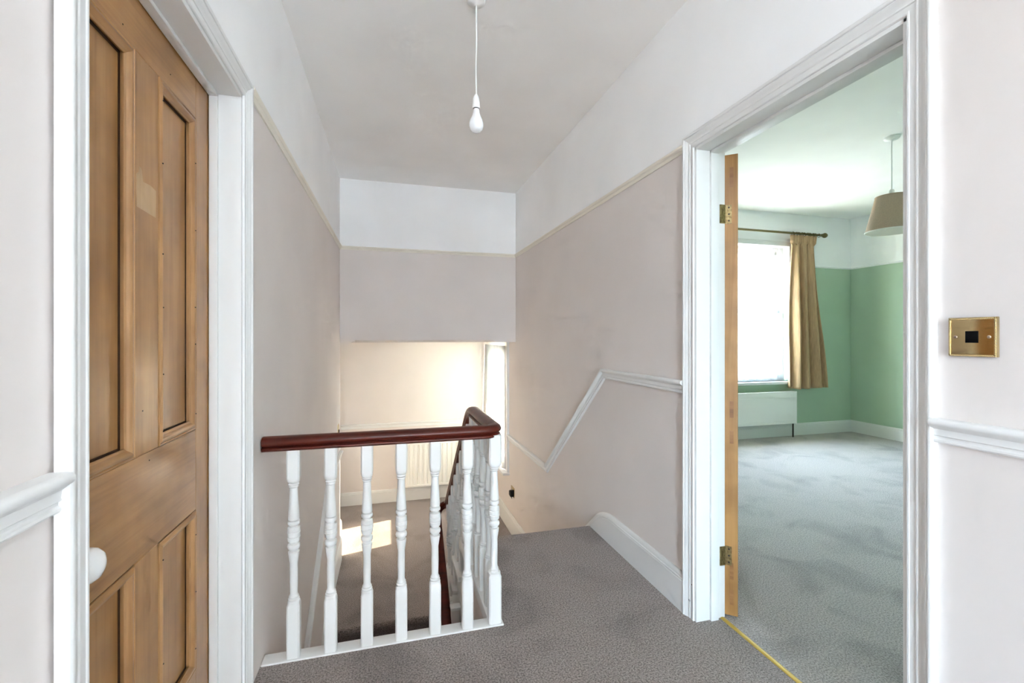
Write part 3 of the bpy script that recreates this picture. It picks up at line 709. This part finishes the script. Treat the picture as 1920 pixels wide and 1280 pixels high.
# ------------------------------------------------------------------ windows
def sash_window(name, label, org, ux, uy, wid, z0, z1, inward, parts=2):
    """two-sash timber window; org = corner at sill level, ux = across, inward = towards room"""
    o = empty(name, org); st(o, label, 'window')
    ux = Vector(ux); inn = Vector(inward); H = z1-z0
    def bar(nm, a0, a1, h0, h1, d0, d1, m='trim', par=None):
        p = [ux*a + inn*d + Vector((0,0,h)) for a in (a0, a1) for d in (d0, d1) for h in (h0, h1)]
        lo_ = [min(q[i] for q in p) for i in range(3)]; hi_ = [max(q[i] for q in p) for i in range(3)]
        return box(nm, lo_, hi_, m, par or o, 0.0 if m == 'glass' else 0.003)
    fw = 0.045
    bar('frame_side', 0, fw, 0, H, 0, .10); bar('frame_side', wid-fw, wid, 0, H, 0, .10); bar('frame_head', fw, wid-fw, H-fw, H, 0, .10)
    bar('sill', -.0, wid, -.02, .035, 0, .11)
    mid = H*0.52
    for (h0, h1, d) in ((.035, mid+.02, .055), (mid-.02, H-fw, .015)):
        s = bar('sash_rail', fw, wid-fw, h0, h0+.045, d, d+.035); bar('sash_rail', fw, wid-fw, h1-.045, h1, d, d+.035)
        bar('sash_stile', fw, fw+.04, h0, h1, d, d+.035); bar('sash_stile', wid-fw-.04, wid-fw, h0, h1, d, d+.035)
        bar('pane', fw+.03, wid-fw-.03, h0+.03, h1-.03, d+.016, d+.019, 'glass')
    return o
sash_window('window_1', 'tall sash window behind the net curtain on the half landing', (XO-.16, WY0, WZ0), (0,1,0), None, WY1-WY0, WZ0, WZ1, (-1,0,0))
sash_window('window_2', 'white sash window behind the bedroom net curtain', (BW0, YB+.18, BWZ0), (1,0,0), None, BW1-BW0, BWZ0, BWZ1, (0,-1,0))
sash_window('window_fill', 'wide sash window added unseen behind the viewer for fill daylight', (L(-4.8)-.125, RY0, RZ0), (0,1,0), None, RY1-RY0, RZ0, RZ1, (1,0,0))
# half landing window surround and sill
o = trim('trim_15', 'white surround of the half landing window beside the dado rail', 'window frame')
WA = [(0, 0), (0.016, 0), (0.018, 0.004), (0.018, 0.050), (0.024, 0.056), (0.024, 0.066), (0, 0.066)]
path = [(R, 4.765, WZ0), (R, 4.765, 1.155)]
rs = rings(path, WA, (-1,0,0), 1)
if (rs[0][4]-Vector(path[0])).y > 0: rs = rings(path, WA, (-1,0,0), -1)
from_data('surround_leg', *skin(rs), 'trim', o, smooth=35)
box('sill_board', (R-.075, 4.685, WZ0-.030), (XO-.16, 5.80, WZ0), 'trim', o, 0.006)
o = trim('trim_16', 'white surround and sill of the bedroom window', 'window frame')
path = [(BW0, YB, BWZ0), (BW0, YB, BWZ1), (BW1, YB, BWZ1), (BW1, YB, BWZ0)]
WA2 = [(0, 0), (0.010, 0), (0.014, 0.006), (0.014, 0.040), (0.020, 0.046), (0.020, 0.056), (0, 0.056)]
rs = rings(path, WA2, (0,-1,0), 1)
if (rs[1][3]-Vector(path[1])).z < 0: rs = rings(path, WA2, (0,-1,0), -1)
for i in range(3): from_data(['surround_leg', 'surround_head', 'surround_leg'][i], *skin([rs[i], rs[i+1]]), 'trim', o, smooth=35)
box('sill_board', (BW0-.06, YB-.055, BWZ0-.032), (BW1+.03, YB+.10, BWZ0), 'trim', o, 0.006)

# net curtains
def net(name, label, fn, nu, nv, m='net', thick=None):
    V = [fn(i/nu, j/nv) for j in range(nv+1) for i in range(nu+1)]
    Fs = [(j*(nu+1)+i, j*(nu+1)+i+1, (j+1)*(nu+1)+i+1, (j+1)*(nu+1)+i) for j in range(nv) for i in range(nu)]
    me = bpy.data.meshes.new(name); me.from_pydata(V, [], Fs); me.materials.append(M[m]); me.polygons.foreach_set('use_smooth', [True]*len(me.polygons))
    o = link(name, me)
    if thick: md = o.modifiers.new('thick', 'SOLIDIFY'); md.thickness = thick; md.offset = 0
    return o
def f1(u, v):
    y = 4.755+u*1.075
    dx = 0.012*math.sin(u*46+.6*math.sin(v*3))*(.5+.5*v) + 0.006*math.sin(u*19+2*v)
    return (R-.030+dx*.7 - .045*u*v, min(y, YE-.012), 1.105+(WZ0+.008-1.105)*v)
tag(net('net_curtain', '', f1, 150, 24, 'net_dense'), 'white net curtain over the half landing window', 'net curtain')
def f2(u, v):
    x = BW0+.02+u*(BW1-BW0-.04)
    dy = 0.011*math.sin(u*88+.8*math.sin(v*2.5+u*7)) + 0.007*math.sin(u*37+1.5*v)
    return (x+.006*math.sin(v*4+u*20), YB+.045+dy, 2.285+(BWZ0+.012-2.285)*v)
n2 = tag(net('net_curtain', '', f2, 320, 24), 'white net curtain across the bedroom window', 'net curtain')

# ------------------------------------------------------------------ bedroom curtain and pole
PY, PZ = 4.335, 2.437
po = tag(empty('curtain_pole', (4.10, PY, PZ)), 'antique brass curtain pole with ball finial above the bedroom window', 'curtain pole')
turned('pole', [(.0125, -1.12), (.0125, 0.985)], 'antique', po, 16, (0,0,0), 'x')
fin = turned('finial', [(.013, .985), (.018, .990), (.018, .996), (.011, 1.000), (.012, 1.008), (.024, 1.018), (.030, 1.034), (.030, 1.044), (.024, 1.060), (.010, 1.068), (.004, 1.074)], 'antique', po, 20)
fin.data.transform(Matrix.Rotation(math.pi/2, 4, 'Y'))
bm = bmesh.new(); lathe(bm, [(.022, 0), (.022, .008), (.010, .014), (.008, .095)], 14, (0.93, YB-PY, 0), 'y')
for v in bm.verts: v.co.y = (YB-PY) - (v.co.y-(YB-PY))
from_bm('bracket', bm, 'antique', po, 50)
for i in range(9):
    x = 0.555+i*0.042+(.012 if i % 2 else 0)
    tp = [(x+.004*math.sin(a*2), .021*math.cos(a), .021*math.sin(a)-.006) for a in [2*math.pi*k/14 for k in range(15)]]
    tube('ring', tp, .003, 'antique', po, 6)
x=.985-.035; tube('ring', [(x, .021*math.cos(a), .021*math.sin(a)-.006) for a in [2*math.pi*k/14 for k in range(15)]], .003, 'antique', po, 6)
tag(box('batten', (2.95, YB-.022, 2.478), (5.10, YB, 2.520), 'frieze', None, 0.004), 'white painted batten on the wall behind the curtain pole', 'batten')
def f3(u, v):
    top0, top1 = 4.640, 4.985; b0, b1 = 4.615, 5.135
    x0 = top0+(b0-top0)*v**.8; x1 = top1+(b1-top1)*(v**1.15)
    if v < .07: x0 -= .010*(1-v/.07); x1 += .03*(1-v/.07)
    uu = u + .012*math.sin(v*5+u*9)
    ph = uu*2*math.pi*3.6+.9*math.sin(v*2.0)-.6
    amp = .018+.042*min(1, v*1.5)
    if v < .06: ph = uu*2*math.pi*11; amp = .012
    dy = amp*math.sin(ph)+.010*math.sin(ph*2.3+1)
    fl = .012*math.sin(uu*40)*v
    return (x0+(x1-x0)*u+.010*math.cos(ph), PY+.005+dy+fl*.5, 2.418+(0.585-2.418)*v+(.006*math.sin(u*26) if v > .97 else 0))
tag(net('curtain', '', f3, 140, 60, 'curtain', 0.004), 'tan striped curtain drawn to one side of the bedroom window', 'curtain')

# ------------------------------------------------------------------ radiators
ra = tag(empty('radiator', (0.535, YE-.03, ZH+.15)), 'white fluted panel radiator on the half landing end wall', 'radiator')
W2, Z0, Z1 = 0.350, 0.03, 0.588
n = 12; pitch = 2*W2/n; prof = []
for i in range(n):
    x = -W2+i*pitch
    prof += [(x, -.040), (x+pitch*.22, -.040), (x+pitch*.34, -.054), (x+pitch*.80, -.054), (x+pitch*.92, -.040)]
prof += [(W2, -.040), (W2, -.028), (-W2, -.028)]
rs = [[Vector((x, y, z)) for x, y in prof] for z in (Z0+.03, Z1-.03)]
from_data('fluted_panel', *skin(rs), 'rad', ra, smooth=30)
box('top_edge', (-W2, -.056, Z1-.032), (W2, -.026, Z1), 'rad', ra, 0.006); box('bottom_edge', (-W2, -.056, Z0), (W2, -.026, Z0+.032), 'rad', ra, 0.006)
for x in (-.25, .25): box('bracket', (x-.02, -.028, Z0+.05), (x+.02, .0295, Z1-.08), 'rad', ra)
tube('pipe', [(-W2-.02, -.03, -.15), (-W2-.02, -.03, .03)], .008, 'rad', ra); turned('valve', [(.014, .03), (.016, .05), (.016, .085), (.010, .095)], 'plastic', ra, 14, (-W2-.02, -.03, 0))

rb = tag(empty('radiator', (4.13, YB-.03, 0.158)), 'flat white double radiator under the bedroom window', 'radiator')
w2, H = 0.570, 0.395
box('front_panel', (-w2+.003, -.092, .012), (w2-.003, -.078, H-.012), 'rad', rb, 0.004)
box('back_panel', (-w2+.003, -.022, .012), (w2-.003, -.008, H-.012), 'rad', rb, 0.004)
for s in (-1, 1): box('end_panel', (s*w2-.003, -.092, .004), (s*w2+.003, -.006, H), 'rad', rb, 0.002)
box('upper_seam', (-w2+.01, -.0950, H-.075), (w2-.01, -.0915, H-.069), 'rad', rb, 0.001); box('lower_seam', (-w2+.01, -.0955, .040), (w2-.01, -.0915, .048), 'rad', rb, 0.001)
box('top_edge', (-w2, -.094, H-.014), (w2, -.076, H), 'rad', rb, 0.004)
bm = bmesh.new()
for i in range(40):
    x = -w2+.02+i*(2*w2-.04)/39; bx(bm, (x-.004, -.078, H-.008), (x+.004, -.010, H-.003))
from_bm('top_grille', bm, 'rad', rb)['kind'] = 'stuff'
for x in (-.4, .4): box('bracket', (x-.02, -.010, .05), (x+.02, .0295, H-.06), 'rad', rb)
v = turned('valve', [(.013, .050), (.018, .056), (.019, .100), (.016, .112), (.008, .116)], 'plastic', rb, 16, (w2+.020, -.05, 0))
tube('pipe', [(w2-.012, -.05, -.158), (w2-.012, -.05, .02), (w2+.014, -.05, .045)], .009, 'pipe', rb)

# ------------------------------------------------------------------ bedroom lampshade
ls = tag(empty('bedroom_pendant_light', (3.652, 2.538, BEDC)), 'beige tapered drum lampshade hanging in the bedroom', 'pendant light')
turned('ceiling_rose', [(.050, 0), (.050, -.010), (.042, -.020), (.012, -.026), (.006, -.032)], 'plastic', ls, 28)
tube('flex', [(0, 0, -.02), (0, 0, -.40)], .0040, 'plastic', ls)
zt, zb, rt, rb_ = -.445, -.705, .100, .162
bm = bmesh.new(); seg = 48
for (r0, r1, mi) in ((rt, rb_, 0), (rt-.003, rb_-.003, 1)):
    a = [bm.verts.new((r0*math.cos(2*math.pi*i/seg), r0*math.sin(2*math.pi*i/seg), zt)) for i in range(seg)]
    b = [bm.verts.new((r1*math.cos(2*math.pi*i/seg), r1*math.sin(2*math.pi*i/seg), zb)) for i in range(seg)]
    for i in range(seg): bm.faces.new((a[i], a[(i+1) % seg], b[(i+1) % seg], b[i])).material_index = mi
me = bpy.data.meshes.new('lamp_shade'); bm.to_mesh(me); bm.free(); me.materials.append(M['shade']); me.materials.append(M['shade_in']); me.polygons.foreach_set('use_smooth', [True]*len(me.polygons)); link('lamp_shade', me, ls)
ringp = [(rb_*math.cos(a), rb_*math.sin(a), zb) for a in [2*math.pi*k/48 for k in range(49)]]
tube('lower_hoop', ringp, .0035, 'shade_in', ls, 6)
tube('upper_hoop', [(x*rt/rb_, y*rt/rb_, zt) for x, y, z in ringp], .003, 'shade', ls, 6)
turned('lamp_holder', [(.008, -.39), (.016, -.40), (.017, -.46), (.012, -.465)], 'plastic', ls, 18)
for a in (0, 2.094, 4.189): tube('spider_arm', [(.012*math.cos(a), .012*math.sin(a), -.445), (rt*math.cos(a), rt*math.sin(a), -.445)], .0018, 'plastic', ls, 6)
turned('bulb', [(.012, -.463), (.013, -.48), (.024, -.51), (.031, -.535), (.028, -.555), (.015, -.571), (.003, -.575)], 'glassbulb', ls, 20)
